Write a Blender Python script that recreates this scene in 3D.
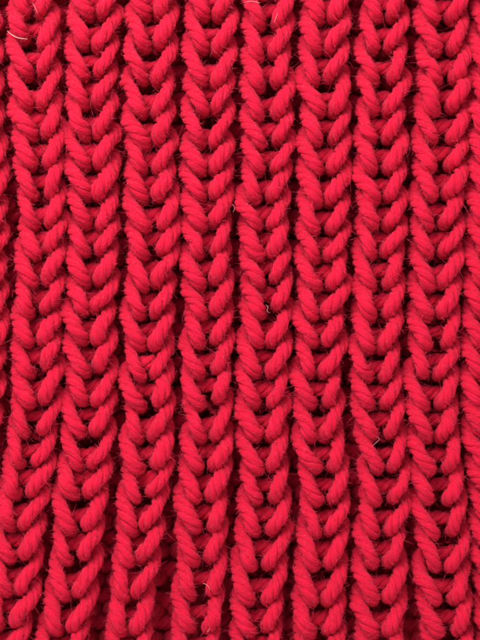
import bpy, math, random
import numpy as np
from mathutils import Vector

for o in list(bpy.data.objects):
    bpy.data.objects.remove(o, do_unlink=True)
scene = bpy.context.scene
COL = scene.collection
rng = np.random.default_rng(7)
random.seed(7)

PX = 1.0e-4            # one photo pixel on the cloth is a tenth of a millimetre
CAM_H = 0.190          # lens to cloth, metres

# ------------------------------------------------------------------ camera
cam_data = bpy.data.cameras.new('camera')
cam = bpy.data.objects.new('camera', cam_data)
COL.objects.link(cam)
cam.location = (0.0, 0.0, CAM_H)
cam.rotation_euler = (0, 0, 0)
cam_data.sensor_fit = 'VERTICAL'
cam_data.sensor_height = 24.0
cam_data.lens = 24.0 * (CAM_H - 6 * PX) / (640 * PX)
cam_data.clip_start = 0.005
cam_data.clip_end = 20.0
cam_data.dof.use_dof = True
cam_data.dof.focus_distance = CAM_H - 8 * PX
cam_data.dof.aperture_fstop = 11.0
scene.camera = cam

# ------------------------------------------------------------------ light
world = bpy.data.worlds.new('World')
scene.world = world
world.use_nodes = True
bg = world.node_tree.nodes['Background']
bg.inputs['Color'].default_value = (1.0, 0.97, 0.96, 1)
bg.inputs['Strength'].default_value = 0.95


def area_lamp(name, loc, target, size_x, size_y, watts, colour):
    d = bpy.data.lights.new(name, 'AREA')
    d.shape = 'RECTANGLE'
    d.size, d.size_y = size_x, size_y
    d.energy = watts
    d.color = colour
    o = bpy.data.objects.new(name, d)
    COL.objects.link(o)
    o.location = loc
    v = Vector(target) - Vector(loc)
    o.rotation_euler = v.to_track_quat('-Z', 'Y').to_euler()
    return o


# a soft area lamp beyond the top left of the picture
area_lamp('top_left_lamp', (-0.060, 0.112, 0.128), (-0.004, 0.008, 0), 0.11, 0.085, 0.44, (1.0, 0.98, 0.97))

scene.view_settings.view_transform = 'Standard'
scene.view_settings.look = 'None'
scene.view_settings.exposure = 0.0
scene.view_settings.gamma = 1.0
scene.render.engine = 'CYCLES'
scene.cycles.use_denoising = True
scene.cycles.max_bounces = 10
scene.cycles.diffuse_bounces = 8
scene.cycles.filter_width = 1.9


# ------------------------------------------------------------------ materials
def new_mat(name):
    m = bpy.data.materials.new(name)
    m.use_nodes = True
    nt = m.node_tree
    return m, nt, nt.nodes['Principled BSDF']


def yarn_material():
    m, nt, b = new_mat('red_yarn')
    N, L = nt.nodes, nt.links
    at = N.new('ShaderNodeAttribute')
    at.attribute_name = 'yarn'                    # (fibre-aligned coordinates, in photo pixels)
    # fine fibres running along each ply
    mp = N.new('ShaderNodeMapping')
    mp.inputs['Scale'].default_value = (1.0, 1.0, 0.2)
    L.new(at.outputs['Vector'], mp.inputs['Vector'])
    n1 = N.new('ShaderNodeTexNoise')
    n1.inputs['Scale'].default_value = 0.95
    n1.inputs['Detail'].default_value = 4.0
    n1.inputs['Roughness'].default_value = 0.62
    L.new(mp.outputs['Vector'], n1.inputs['Vector'])
    n2 = N.new('ShaderNodeTexNoise')
    n2.inputs['Scale'].default_value = 0.16
    n2.inputs['Detail'].default_value = 3.0
    L.new(at.outputs['Vector'], n2.inputs['Vector'])
    r1 = N.new('ShaderNodeValToRGB')
    r1.color_ramp.elements[0].position = 0.33
    r1.color_ramp.elements[0].color = (0.40, 0.0015, 0.016, 1)
    r1.color_ramp.elements[1].position = 0.68
    r1.color_ramp.elements[1].color = (0.92, 0.012, 0.072, 1)
    L.new(n1.outputs['Fac'], r1.inputs['Fac'])
    mx = N.new('ShaderNodeMix')
    mx.data_type = 'RGBA'
    mx.blend_type = 'MIX'
    L.new(n2.outputs['Fac'], mx.inputs['Factor'])
    L.new(r1.outputs['Color'], mx.inputs[6])
    mx.inputs[7].default_value = (0.70, 0.004, 0.034, 1)
    L.new(mx.outputs[2], b.inputs['Base Color'])
    b.inputs['Roughness'].default_value = 0.72
    b.inputs['Specular IOR Level'].default_value = 0.14
    b.inputs['Sheen Weight'].default_value = 0.12
    b.inputs['Sheen Roughness'].default_value = 0.45
    b.inputs['Sheen Tint'].default_value = (1.0, 0.30, 0.42, 1)
    n3 = N.new('ShaderNodeTexNoise')
    n3.inputs['Scale'].default_value = 0.55
    n3.inputs['Detail'].default_value = 3.0
    mp3 = N.new('ShaderNodeMapping')
    mp3.inputs['Scale'].default_value = (1.0, 1.0, 0.45)
    L.new(at.outputs['Vector'], mp3.inputs['Vector'])
    L.new(mp3.outputs['Vector'], n3.inputs['Vector'])
    ad = N.new('ShaderNodeMath')
    ad.operation = 'MULTIPLY_ADD'
    ad.inputs[1].default_value = 1.1
    L.new(n3.outputs['Fac'], ad.inputs[0])
    L.new(n1.outputs['Fac'], ad.inputs[2])
    bp = N.new('ShaderNodeBump')
    bp.inputs['Strength'].default_value = 0.8
    bp.inputs['Distance'].default_value = 2.3 * PX
    L.new(ad.outputs[0], bp.inputs['Height'])
    L.new(bp.outputs['Normal'], b.inputs['Normal'])
    return m


def fibre_material(name, col, rough=0.55, sheen=0.1, spread=0.8, pale=(0.01, 0.01, 0.01)):
    m, nt, b = new_mat(name)
    N, L = nt.nodes, nt.links
    tc = N.new('ShaderNodeTexCoord')
    n = N.new('ShaderNodeTexNoise')
    n.inputs['Scale'].default_value = 2600.0
    L.new(tc.outputs['Object'], n.inputs['Vector'])
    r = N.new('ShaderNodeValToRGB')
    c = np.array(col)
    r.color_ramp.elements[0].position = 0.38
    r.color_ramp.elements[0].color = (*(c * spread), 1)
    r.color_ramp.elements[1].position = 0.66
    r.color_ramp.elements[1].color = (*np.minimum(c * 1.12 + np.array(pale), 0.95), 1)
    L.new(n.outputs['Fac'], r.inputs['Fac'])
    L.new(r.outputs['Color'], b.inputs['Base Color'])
    b.inputs['Roughness'].default_value = rough
    b.inputs['Specular IOR Level'].default_value = 0.12
    b.inputs['Sheen Tint'].default_value = (*np.minimum(c + 0.15, 1.0), 1)
    b.inputs['Sheen Weight'].default_value = sheen
    return m


M_YARN = yarn_material()
M_FUZZ = fibre_material('red_fibre', (0.82, 0.020, 0.065), 0.6, 0.2, 0.5, (0.04, 0.045, 0.075))
M_LINT = fibre_material('pale_lint', (0.74, 0.24, 0.26))
M_BACKING = fibre_material('red_backing', (0.45, 0.006, 0.022), 0.6, 0.0)  # maroon shade of the gaps put into the backing colour
M_LINT_WHITE = fibre_material('white_lint', (0.80, 0.52, 0.50))

# ------------------------------------------------------------------ measured stitches
# for every rib, top to bottom: (x, y) of the foot of the left leg, (x, y) of the foot of the right leg
T = {}
T['A'] = [(25, 12, 37, 14), (24, 37, 40, 45), (29, 75, 38, 73), (29, 107, 38, 107), (33, 136, 44, 134), (31, 166, 45, 165),
          (34, 197, 47, 195), (35, 227, 47, 225), (36, 256, 45, 250), (33, 285, 44, 282), (30, 316, 41, 312), (29, 345, 40, 342),
          (29, 375, 42, 368), (30, 406, 40, 402), (25, 436, 39, 433), (20, 467, 33, 467), (15, 497, 27, 496), (11, 530, 20, 530),
          (11, 562, 20, 558), (7, 595, 17, 594), (-2, 628, 11, 627)]
T['B'] = [(89, 15, 98, 14), (85, 45, 94, 48), (85, 77, 95, 74), (85, 105, 95, 103), (87, 137, 95, 136), (86, 166, 95, 165),
          (88, 195, 95, 196), (87, 225, 98, 228), (86, 254, 97, 252), (86, 284, 95, 283), (84, 312, 91, 310), (84, 342, 93, 342),
          (86, 374, 95, 370), (84, 403, 93, 404), (81, 436, 91, 434), (79, 470, 88, 469), (75, 498, 85, 496), (72, 534, 84, 530),
          (69, 565, 81, 559), (66, 601, 74, 597), (58, 635, 68, 632)]
T['C'] = [(147, 15, 156, 13), (147, 47, 156, 44), (145, 81, 153, 82), (144, 115, 153, 115), (145, 145, 155, 141), (143, 171, 155, 170),
          (144, 199, 155, 197), (146, 229, 160, 227), (145, 257, 159, 252), (145, 289, 153, 284), (142, 317, 152, 315),
          (141, 346, 152, 347), (142, 380, 151, 377), (141, 409, 155, 405), (140, 442, 150, 439), (139, 472, 153, 467),
          (137, 503, 147, 496), (134, 535, 142, 530), (130, 566, 138, 562), (126, 602, 132, 598), (122, 635, 133, 634)]
T['D'] = [(206, 15, 215, 16), (205, 49, 214, 51), (204, 82, 214, 84), (205, 111, 212, 110), (203, 145, 211, 146), (202, 171, 211, 170),
          (203, 199, 211, 196), (203, 227, 211, 223), (201, 257, 212, 254), (201, 287, 212, 281), (204, 317, 212, 312),
          (201, 345, 212, 342), (201, 377, 214, 372), (201, 407, 215, 401), (202, 442, 212, 440), (199, 472, 212, 468),
          (197, 502, 209, 499), (197, 532, 210, 531), (195, 565, 207, 561), (192, 600, 209, 596), (191, 632, 206, 633)]
T['E'] = [(263, -5, 275, -6), (262, 25, 275, 24), (260, 57, 271, 54), (261, 86, 274, 82), (260, 116, 275, 114), (262, 145, 275, 140),
          (261, 171, 272, 170), (257, 200, 269, 198), (259, 229, 269, 227), (260, 257, 269, 254), (261, 285, 271, 281),
          (262, 316, 274, 308), (261, 344, 268, 345), (257, 375, 269, 375), (257, 406, 269, 407), (257, 438, 269, 439),
          (260, 473, 268, 470), (259, 504, 271, 502), (257, 535, 269, 534), (254, 570, 265, 569), (251, 605, 264, 604), (252, 636, 264, 631)]
T['F'] = [(322, 19, 331, 17), (319, 49, 327, 48), (317, 82, 326, 78), (321, 112, 332, 112), (319, 142, 331, 140), (320, 171, 330, 170),
          (319, 202, 327, 201), (317, 232, 329, 231), (317, 260, 326, 258), (319, 289, 329, 287), (315, 318, 323, 315),
          (316, 345, 324, 344), (312, 375, 321, 375), (314, 407, 326, 405), (313, 440, 322, 439), (318, 472, 331, 470),
          (319, 505, 330, 502), (319, 537, 327, 535), (317, 570, 327, 567), (314, 605, 324, 604), (311, 637, 326, 635)]
T['G'] = [(380, 17, 389, 16), (377, 49, 387, 47), (377, 81, 391, 79), (377, 111, 386, 112), (375, 140, 385, 139), (375, 170, 386, 169),
          (375, 200, 387, 198), (376, 227, 386, 227), (374, 256, 383, 254), (374, 289, 386, 286), (372, 318, 386, 316),
          (371, 351, 380, 350), (370, 380, 382, 380), (372, 408, 384, 406), (375, 438, 387, 437), (380, 472, 390, 471),
          (379, 505, 391, 502), (376, 536, 387, 534), (376, 567, 386, 566), (376, 604, 386, 602), (375, 636, 386, 634)]
T['H'] = [(437, 19, 451, 17), (439, 50, 451, 49), (440, 81, 455, 78), (437, 110, 451, 107), (436, 140, 451, 139), (433, 168, 449, 166),
          (435, 197, 447, 195), (432, 227, 443, 225), (432, 256, 442, 254), (432, 289, 440, 285), (430, 318, 440, 315),
          (429, 348, 444, 346), (427, 376, 436, 378), (426, 410, 439, 407), (429, 440, 438, 440), (432, 474, 446, 472),
          (432, 502, 446, 503), (437, 539, 450, 535), (439, 570, 448, 572), (439, 605, 452, 604), (441, 637, 455, 635)]


def lerp_list(ys, xs, y):
    return float(np.interp(y, ys, xs))


def synth(ys, xs, y0, step=30.5, seed=0):
    r = np.random.default_rng(seed)
    out, y = [], y0
    while y < 665:
        cx = lerp_list(ys, xs, y)
        out.append((cx - 5.5 + r.normal(0, .9), y + r.normal(0, 1), cx + 5.5 + r.normal(0, .9), y - 1.5 + r.normal(0, 1.2)))
        y += step + r.normal(0, 1.5)
    return out


T['I'] = synth([0, 60, 200, 300, 400, 500, 640], [497, 497, 494, 491, 488, 496, 502], 8, 30.5, 3)
T['J'] = synth([0, 200, 400, 640], [555, 552, 546, 560], 20, 30.5, 4)
T['Z'] = synth([0, 100, 200, 300, 400, 500, 640], [-26, -24, -20, -21, -23, -40, -52], 22, 30.5, 5)
T['Y'] = synth([0, 200, 300, 400, 640], [-84, -78, -79, -82, -112], 10, 30.5, 6)
ORDER = ['Y', 'Z', 'A', 'B', 'C', 'D', 'E', 'F', 'G', 'H', 'I', 'J']

# carry every rib on past the top and bottom of the picture
for k in ORDER:
    L_ = T[k]
    a = np.array(L_[:5], float)
    while L_[0][1] > -45:
        t = L_[0]
        L_.insert(0, (t[0] + rng.normal(0, .8), t[1] - 30 + rng.normal(0, 1), t[2] + rng.normal(0, .8), t[3] - 30 + rng.normal(0, 1)))
    while L_[-1][1] < 688:
        t = L_[-1]
        sl = np.clip((L_[-1][0] - L_[-5][0]) / 4.0, -4, 4)
        L_.append((t[0] + sl + rng.normal(0, .8), t[1] + 31 + rng.normal(0, 1), t[2] + sl + rng.normal(0, .8), t[3] + 31 + rng.normal(0, 1)))

# half-width of each rib down the picture (outer edge of the legs)
HALF = {k: ([0, 640], [26.8, 26.8]) for k in ORDER}
HALF_R = {}
HALF['C'] = ([0, 420, 560, 640], [27, 27, 23.5, 22.5])
HALF_R['C'] = ([0, 420, 560, 640], [27, 27, 26, 25.5])
HALF['D'] = ([0, 420, 560, 640], [27, 27, 27.5, 28])
HALF_R['D'] = ([0, 420, 560, 640], [27, 27, 24, 23])
HALF['H'] = ([0, 300, 480, 640], [29.3, 27.4, 28.3, 29.3])
HALF['A'] = ([0, 640], [26.6, 26.6])


def cloth_z(x, y):
    """gentle lie of the cloth (photo pixels): it falls away a little at the right edge and at the top"""
    z = 0.0 * x
    z = z - 0.0011 * np.maximum(0, x - 400) ** 2
    z = z - 0.0006 * np.maximum(0, 60 - x) ** 2
    z = z - 0.0004 * np.maximum(0, 90 - y) ** 2
    z = z + 2.0 * np.sin(x / 97.0 + y / 171.0) + 1.4 * np.sin(y / 83.0 - x / 140.0)
    return z


# ------------------------------------------------------------------ yarn geometry
def catmull(P, n_per=14):
    P = np.asarray(P, float)
    Q = np.vstack([2 * P[0] - P[1], P, 2 * P[-1] - P[-2]])
    out = []
    t = np.linspace(0, 1, n_per, endpoint=False)[:, None]
    for i in range(1, len(Q) - 2):
        p0, p1, p2, p3 = Q[i - 1], Q[i], Q[i + 1], Q[i + 2]
        out.append(0.5 * ((2 * p1) + (-p0 + p2) * t + (2 * p0 - 5 * p1 + 4 * p2 - p3) * t ** 2 + (-p0 + 3 * p1 - 3 * p2 + p3) * t ** 3))
    out.append(P[-1:])
    return np.vstack(out)


def resample(C, step):
    d = np.r_[0, np.cumsum(np.linalg.norm(np.diff(C, axis=0), axis=1))]
    n = max(8, int(round(d[-1] / step)))
    s = np.linspace(0, d[-1], n + 1)
    return np.stack([np.interp(s, d, C[:, i]) for i in range(3)], 1), s


def frames(C):
    Tn = np.gradient(C, axis=0)
    Tn /= np.linalg.norm(Tn, axis=1)[:, None]
    U = np.zeros_like(C)
    u = np.cross(Tn[0], [0.3, 0.2, 1.0])
    u /= np.linalg.norm(u)
    for i in range(len(C)):
        u = u - Tn[i] * np.dot(u, Tn[i])
        u /= np.linalg.norm(u)
        U[i] = u
    V = np.cross(Tn, U)
    return Tn, U, V


TWIST = 1.0                    # S-plied
PLIES = 4


def smooth_noise(n, scale, r, amp):
    k = max(3, int(n / scale) + 3)
    return amp * np.interp(np.linspace(0, k - 1, n), np.arange(k), r.normal(0, 1, k))


def yarn_tube(C, step, na, radius, r, turn=40.0, taper=0.0):
    """a plied yarn along the polyline C (photo pixels): vertices, quads, fibre coordinates, normals, tangents"""
    C, s = resample(C, step)
    n = len(C)
    Tn, U, V = frames(C)
    ph0 = r.uniform(0, 2 * math.pi)
    turn = turn * (1 + r.normal(0, 0.06))
    tw = ph0 + TWIST * 2 * math.pi * s / turn + smooth_noise(n, 14, r, 0.10)
    a = np.arange(na) / na * 2 * math.pi          # angle within the twisted frame
    pl = np.floor(a / (2 * math.pi / PLIES)).astype(int) % PLIES
    f = (a / (2 * math.pi / PLIES)) % 1.0
    prof = np.sqrt(np.maximum(0.0, 1 - (2 * f - 1) ** 2 * 0.985))   # round-backed plies, sharp grooves between them
    base = 0.72 + 0.335 * prof
    rr = np.repeat(base[None, :], n, 0)
    gain = np.stack([1 + smooth_noise(n, 6, r, 0.08) for _ in range(PLIES)], 1)
    rr = rr * gain[:, pl] * (1 + smooth_noise(n, 12, r, 0.045))[:, None]
    rr = rr + r.normal(0, 0.028, rr.shape)
    R = radius * rr * (1 - taper * np.tanh((s / s[-1] - 0.5) * 7.0))[:, None]   # the right leg pulled thinner than the left
    A = a[None, :] + tw[:, None]
    dirv = np.cos(A)[..., None] * U[:, None, :] + np.sin(A)[..., None] * V[:, None, :]
    P = C[:, None, :] + R[..., None] * dirv
    verts = P.reshape(-1, 3)
    i = np.arange(n - 1)[:, None]
    j = np.arange(na)[None, :]
    jn = (j + 1) % na
    quads = np.stack([i * na + j + 0 * jn, i * na + jn, (i + 1) * na + jn, (i + 1) * na + j + 0 * jn], -1).reshape(-1, 4)
    off = r.uniform(0, 200, 3)
    fc = np.stack([np.cos(a)[None, :] * R + off[0], np.sin(a)[None, :] * R + off[1], np.repeat(s[:, None], na, 1) + off[2]], -1).reshape(-1, 3)
    # ply direction, for the fuzz
    tang = Tn[:, None, :] + TWIST * (2 * math.pi / turn) * R[..., None] * np.cross(Tn[:, None, :], dirv)
    tang /= np.linalg.norm(tang, axis=-1, keepdims=True)
    return verts, quads, fc, dirv.reshape(-1, 3), tang.reshape(-1, 3)


def to_world(P):
    """photo pixels (x right, y down, z towards the lens) to metres"""
    Q = np.empty_like(P)
    Q[:, 0] = (P[:, 0] - 240) * PX
    Q[:, 1] = (320 - P[:, 1]) * PX
    Q[:, 2] = P[:, 2] * PX
    return Q


def mesh_from(name, verts, faces, fc=None, mat=None, smooth=True):
    me = bpy.data.meshes.new(name)
    k = faces.shape[1]
    me.vertices.add(len(verts))
    me.vertices.foreach_set('co', np.ascontiguousarray(verts, np.float32).ravel())
    me.loops.add(faces.size)
    me.loops.foreach_set('vertex_index', np.ascontiguousarray(faces, np.int32).ravel())
    me.polygons.add(len(faces))
    me.polygons.foreach_set('loop_start', np.arange(0, faces.size, k, dtype=np.int32))
    me.polygons.foreach_set('loop_total', np.full(len(faces), k, np.int32))
    if smooth:
        me.polygons.foreach_set('use_smooth', np.ones(len(faces), bool))
    if fc is not None:
        at = me.attributes.new('yarn', 'FLOAT_VECTOR', 'POINT')
        at.data.foreach_set('vector', np.ascontiguousarray(fc, np.float32).ravel())
    me.update(calc_edges=True)
    if mat:
        me.materials.append(mat)
    return me


def link(name, me, parent=None):
    o = bpy.data.objects.new(name, me)
    COL.objects.link(o)
    if parent is not None:
        o.parent = parent
    return o


def stitch_path(t, pitch, cx_next, half, r, head_z=-16.0):
    """centre line of one loop: left foot out of the depth, left leg, head, right leg, right foot (y down, photo pixels)"""
    xl, yl, xr, yr = t
    cx = 0.5 * (xl + xr)
    sc = np.clip(pitch / 29.5, 0.85, 1.2)
    rad = 6.9

    def leg(x, y, sgn):
        # sgn -1 left, +1 right; x,y the visible foot of the leg
        bx = x + sgn * (3.5 if sgn < 0 else 4.2)
        edge = cx + sgn * (half[0] - rad - 0.2 if sgn < 0 else half[1] - rad + 0.3)             # outermost centre line
        edge = edge + (cx_next - cx) * 1.0 + r.normal(0, 1.3)
        o = (edge - bx)
        j = lambda a: r.normal(0, a)
        bulge = r.normal(0, 1.4)
        return [
            (bx + sgn * 13, y - 5 * sc, -48),
            (bx + sgn * 3, y - 3 * sc, -29),
            (bx - sgn * 1.0, y - 2.0 * sc, -11),
            (bx + 0.02 * o + j(.5), y - 6.5 * sc, 4.0 + j(.8)),
            (bx + 0.42 * o + j(.7), y - 14.5 * sc + j(.8), 6.5 + bulge),
            (bx + 0.83 * o + j(.8), y - 23.5 * sc + j(.9), 0.0 + bulge),
            (bx + 1.03 * o + j(.7), y - 32 * sc + j(.8), -10.5 + j(.8)),
            (bx + 0.94 * o, y - 39 * sc, -16.5),
            (bx + 0.50 * o, y - 44 * sc, -17.5),
        ]

    l = leg(xl, yl, -1)
    g = leg(xr, yr, +1)
    head = [(cx + (cx_next - cx) + r.normal(0, .8), 0.5 * (yl + yr) - 44.5 * sc + r.normal(0, 1.4), head_z + r.normal(0, .8))]
    P = np.array(l + head + g[::-1], float)
    return P


def add_cloth_z(C):
    D = C.copy()
    D[:, 2] += cloth_z(D[:, 0], D[:, 1])
    return D


# ------------------------------------------------------------------ unseen slab added behind the cloth to darken its holes
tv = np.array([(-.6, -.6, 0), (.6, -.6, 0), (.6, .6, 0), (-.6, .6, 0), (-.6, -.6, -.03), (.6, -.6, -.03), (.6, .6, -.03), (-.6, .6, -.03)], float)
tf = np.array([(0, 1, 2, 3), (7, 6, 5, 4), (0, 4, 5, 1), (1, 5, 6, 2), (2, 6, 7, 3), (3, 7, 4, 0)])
tb = link('backing_slab', mesh_from('backing_slab', tv, tf, None, M_BACKING, False))
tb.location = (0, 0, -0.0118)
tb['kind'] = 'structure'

# ------------------------------------------------------------------ the knitted cloth
cloth = bpy.data.objects.new('knitted_fabric', None)
COL.objects.link(cloth)
cloth.location = (0, 0, -0.0115)
cloth['label'] = 'bright red ribbed knitted fabric of thick plied yarn filling the picture'
cloth['category'] = 'knitted fabric'
BASE = np.array([0, 0, 0.0115])

fz_pos, fz_nrm, fz_tan = [], [], []
n_st = 0
for k in ORDER:
    L_ = T[k]
    rib = bpy.data.objects.new('rib', None)
    COL.objects.link(rib)
    rib.parent = cloth
    for i in range(len(L_) - 1, 0, -1):            # bottom to top, as it was knitted
        t = L_[i]
        up = L_[i - 1]
        yb = 0.5 * (t[1] + t[3])
        pitch = yb - 0.5 * (up[1] + up[3])
        cx = 0.5 * (t[0] + t[2])
        cxn = 0.5 * (up[0] + up[2])
        half = (lerp_list(*HALF[k], yb), lerp_list(*HALF_R.get(k, HALF[k]), yb))
        P = stitch_path(t, pitch, cxn, half, rng, -5.0 if (k == 'C' and t[1] == 409) else -16.0)
        C = add_cloth_z(catmull(P))
        seen = (-15 < cx + 30) and (cx - 30 < 495) and (-20 < yb < 700)
        v, q, fc, nr, tg = yarn_tube(C, 2.3 if seen else 4.0, 40 if seen else 20, 6.85 * (1 + rng.normal(0, .06)), rng, taper=rng.normal(0.035, 0.03))
        me = mesh_from('stitch', to_world(v) + BASE, q, fc, M_YARN)
        link('stitch', me, rib)
        n_st += 1
        if seen:
            w = to_world(v)
            m = int(len(v) * 0.25)
            idx = rng.choice(len(v), m, replace=False)
            idx = idx[v[idx, 2] > -16]
            fl = np.array([1, -1, 1])
            fz_pos.append(w[idx])
            fz_nrm.append(nr[idx] * fl)
            fz_tan.append(tg[idx] * fl)

# the purl ribs that lie sunken between the knit ribs, seen only as dark yarn deep in the furrows
for a_, b_ in zip(ORDER[:-1], ORDER[1:]):
    LA, LB = T[a_], T[b_]
    ya = np.array([0.5 * (t[1] + t[3]) for t in LA]); xa = np.array([0.5 * (t[0] + t[2]) for t in LA])
    yb_ = np.array([0.5 * (t[1] + t[3]) for t in LB]); xb = np.array([0.5 * (t[0] + t[2]) for t in LB])
    V_, Q_, F_ = [], [], []
    nv = 0
    for y in np.arange(-40, 715, 30.0):
        y = y + rng.normal(0, 1)
        cx = 0.5 * (np.interp(y, ya, xa) + np.interp(y, yb_, xb))
        cn = 0.5 * (np.interp(y - 30, ya, xa) + np.interp(y - 30, yb_, xb))
        P = stitch_path((cx - 5, y, cx + 5, y), 30.0, cn, (27.0, 27.0), rng)
        P[:, 2] = -73 - P[:, 2]                    # faces the other way
        C = add_cloth_z(catmull(P))
        v, q, fc, nr, tg = yarn_tube(C, 4.5, 20, 8.6, rng)
        V_.append(to_world(v) + BASE); Q_.append(q + nv); F_.append(fc)
        nv += len(v)
    me = mesh_from('purl_rib', np.vstack(V_), np.vstack(Q_), np.vstack(F_), M_YARN)
    o = link('purl_rib', me, cloth)
    o['kind'] = 'stuff'


# ------------------------------------------------------------------ fuzz
def fibres(S, N, Tg, length, lift, curl, rad, r):
    """short curved three-sided hairs; all in metres"""
    n = len(S)
    K = 5
    L = length * np.exp(r.normal(0, 0.35, n)) * PX
    sg = r.choice([-1, 1], n)[:, None]
    d = Tg * sg * (1 + r.normal(0, .3, n))[:, None] + N * (lift * np.abs(r.normal(0.6, 0.6, n)))[:, None] + r.normal(0, 0.35, (n, 3))
    d /= np.linalg.norm(d, axis=1)[:, None]
    bend = r.normal(0, 1, (n, 3)) * curl
    pts = []
    for i in range(K):
        t = i / (K - 1)
        pts.append(S + d * (L * t)[:, None] + bend * (L * t * t)[:, None] - N * (0.15 * L * t * t)[:, None])
    pts = np.stack(pts, 1)
    tn = np.gradient(pts, axis=1)
    tn /= np.linalg.norm(tn, axis=2, keepdims=True) + 1e-12
    ref = r.normal(0, 1, (n, 1, 3))
    u = np.cross(tn, ref); u /= np.linalg.norm(u, axis=2, keepdims=True) + 1e-12
    w = np.cross(tn, u)
    tp = np.array([1, 1, .9, .75, .35])[None, :, None]
    vs = []
    for s in range(3):
        a = 2 * math.pi * s / 3
        vs.append(pts + (math.cos(a) * u + math.sin(a) * w) * rad * PX * tp)
    Vt = np.stack(vs, 2).reshape(-1, 3)            # n*K*3
    b = (np.arange(n) * K * 3)[:, None, None]
    i = np.arange(K - 1)[None, :, None]
    s = np.arange(3)[None, None, :]
    sn = (s + 1) % 3
    F = np.stack([b + i * 3 + s, b + i * 3 + sn, b + (i + 1) * 3 + sn, b + (i + 1) * 3 + s], -1).reshape(-1, 4)
    return Vt, F


S = np.vstack(fz_pos); Nn = np.vstack(fz_nrm); Tg = np.vstack(fz_tan)
far = rng.random(len(S)) < 0.045
v1, f1 = fibres(S[~far], Nn[~far], Tg[~far], 3.4, 0.32, 0.30, 0.16, rng)
v2, f2 = fibres(S[far], Nn[far], Tg[far], 9.0, 0.8, 0.45, 0.14, rng)
me = mesh_from('fuzz', np.vstack([v1, v2]) + BASE, np.vstack([f1, f2 + len(v1)]), None, M_FUZZ)
fz = link('fuzz', me, cloth)
fz['kind'] = 'stuff'
print('stitches', n_st, 'fibres', len(S))


# ------------------------------------------------------------------ pale lint lying on the cloth
def lint(label, pts, rad, mat):
    C = catmull(np.array(pts, float), 8)
    C[:, 2] += cloth_z(C[:, 0], C[:, 1]) - 1.0
    C, s = resample(C, 1.0)
    Tn, U, V = frames(C)
    na = 6
    a = np.arange(na) / na * 2 * math.pi
    n = len(C)
    tp = 0.5 * rad * (0.55 + 0.45 * np.sin(np.linspace(0.15, math.pi - 0.15, n)))
    P = C[:, None, :] + tp[:, None, None] * (np.cos(a)[None, :, None] * U[:, None, :] + np.sin(a)[None, :, None] * V[:, None, :])
    i = np.arange(n - 1)[:, None]; j = np.arange(na)[None, :]; jn = (j + 1) % na
    q = np.stack([i * na + j + 0 * jn, i * na + jn, (i + 1) * na + jn, (i + 1) * na + j + 0 * jn], -1).reshape(-1, 4)
    org = C[n // 2] * 1.0
    ow = to_world(org[None])[0]
    me = mesh_from('lint_fibre', to_world(P.reshape(-1, 3)) - ow, q, None, mat)
    o = link('lint_fibre', me)
    o.location = ow
    o['label'] = label
    o['category'] = 'lint'
    o['group'] = 'pale lint caught on the knit'
    return o


lint('long white curved lint hair on the leftmost rib near the top corner',
     [(8, 32, 15), (13, 36, 16), (19, 39, 16), (28, 40, 13)], 0.55, M_LINT_WHITE)
lint('thin pale lint hair at the top edge between the first two ribs',
     [(33, 3, 12), (36, 9, 14), (38, 14, 13)], 0.4, M_LINT)
lint('short straight white lint hair at the very top of the fifth rib',
     [(244, 3, 13), (251, 2, 15), (260, 3.5, 14)], 0.5, M_LINT)
lint('pale lint speck on a stitch leg high on the fifth rib',
     [(274, 23, 13), (276, 18, 15), (278, 13, 14)], 0.42, M_LINT)
lint('pale curled lint hair in the furrow right of the fourth rib',
     [(232, 204, 3), (234, 206, 5), (234.5, 209, 5), (233, 212, 4)], 0.4, M_LINT)
lint('cream tangled lint wisp at mid height on the fifth rib',
     [(266, 305, 11), (268, 307, 13), (267, 311, 12), (270, 313, 10)], 0.5, M_LINT)
lint('cream lint hair bent like a hook low on the fourth rib',
     [(203, 583, 11), (206, 584, 12), (209, 587, 12), (210, 590, 11)], 0.5, M_LINT)
lint('tiny cream lint hair near the bottom edge of the fourth rib',
     [(207, 632, 12), (209, 629, 13), (211, 626, 12)], 0.45, M_LINT)
lint('small beige lint curl in a stitch opening of the seventh rib',
     [(371, 447, 9), (375, 443, 11), (379, 439, 9), (376, 436, 7)], 0.42, M_LINT)
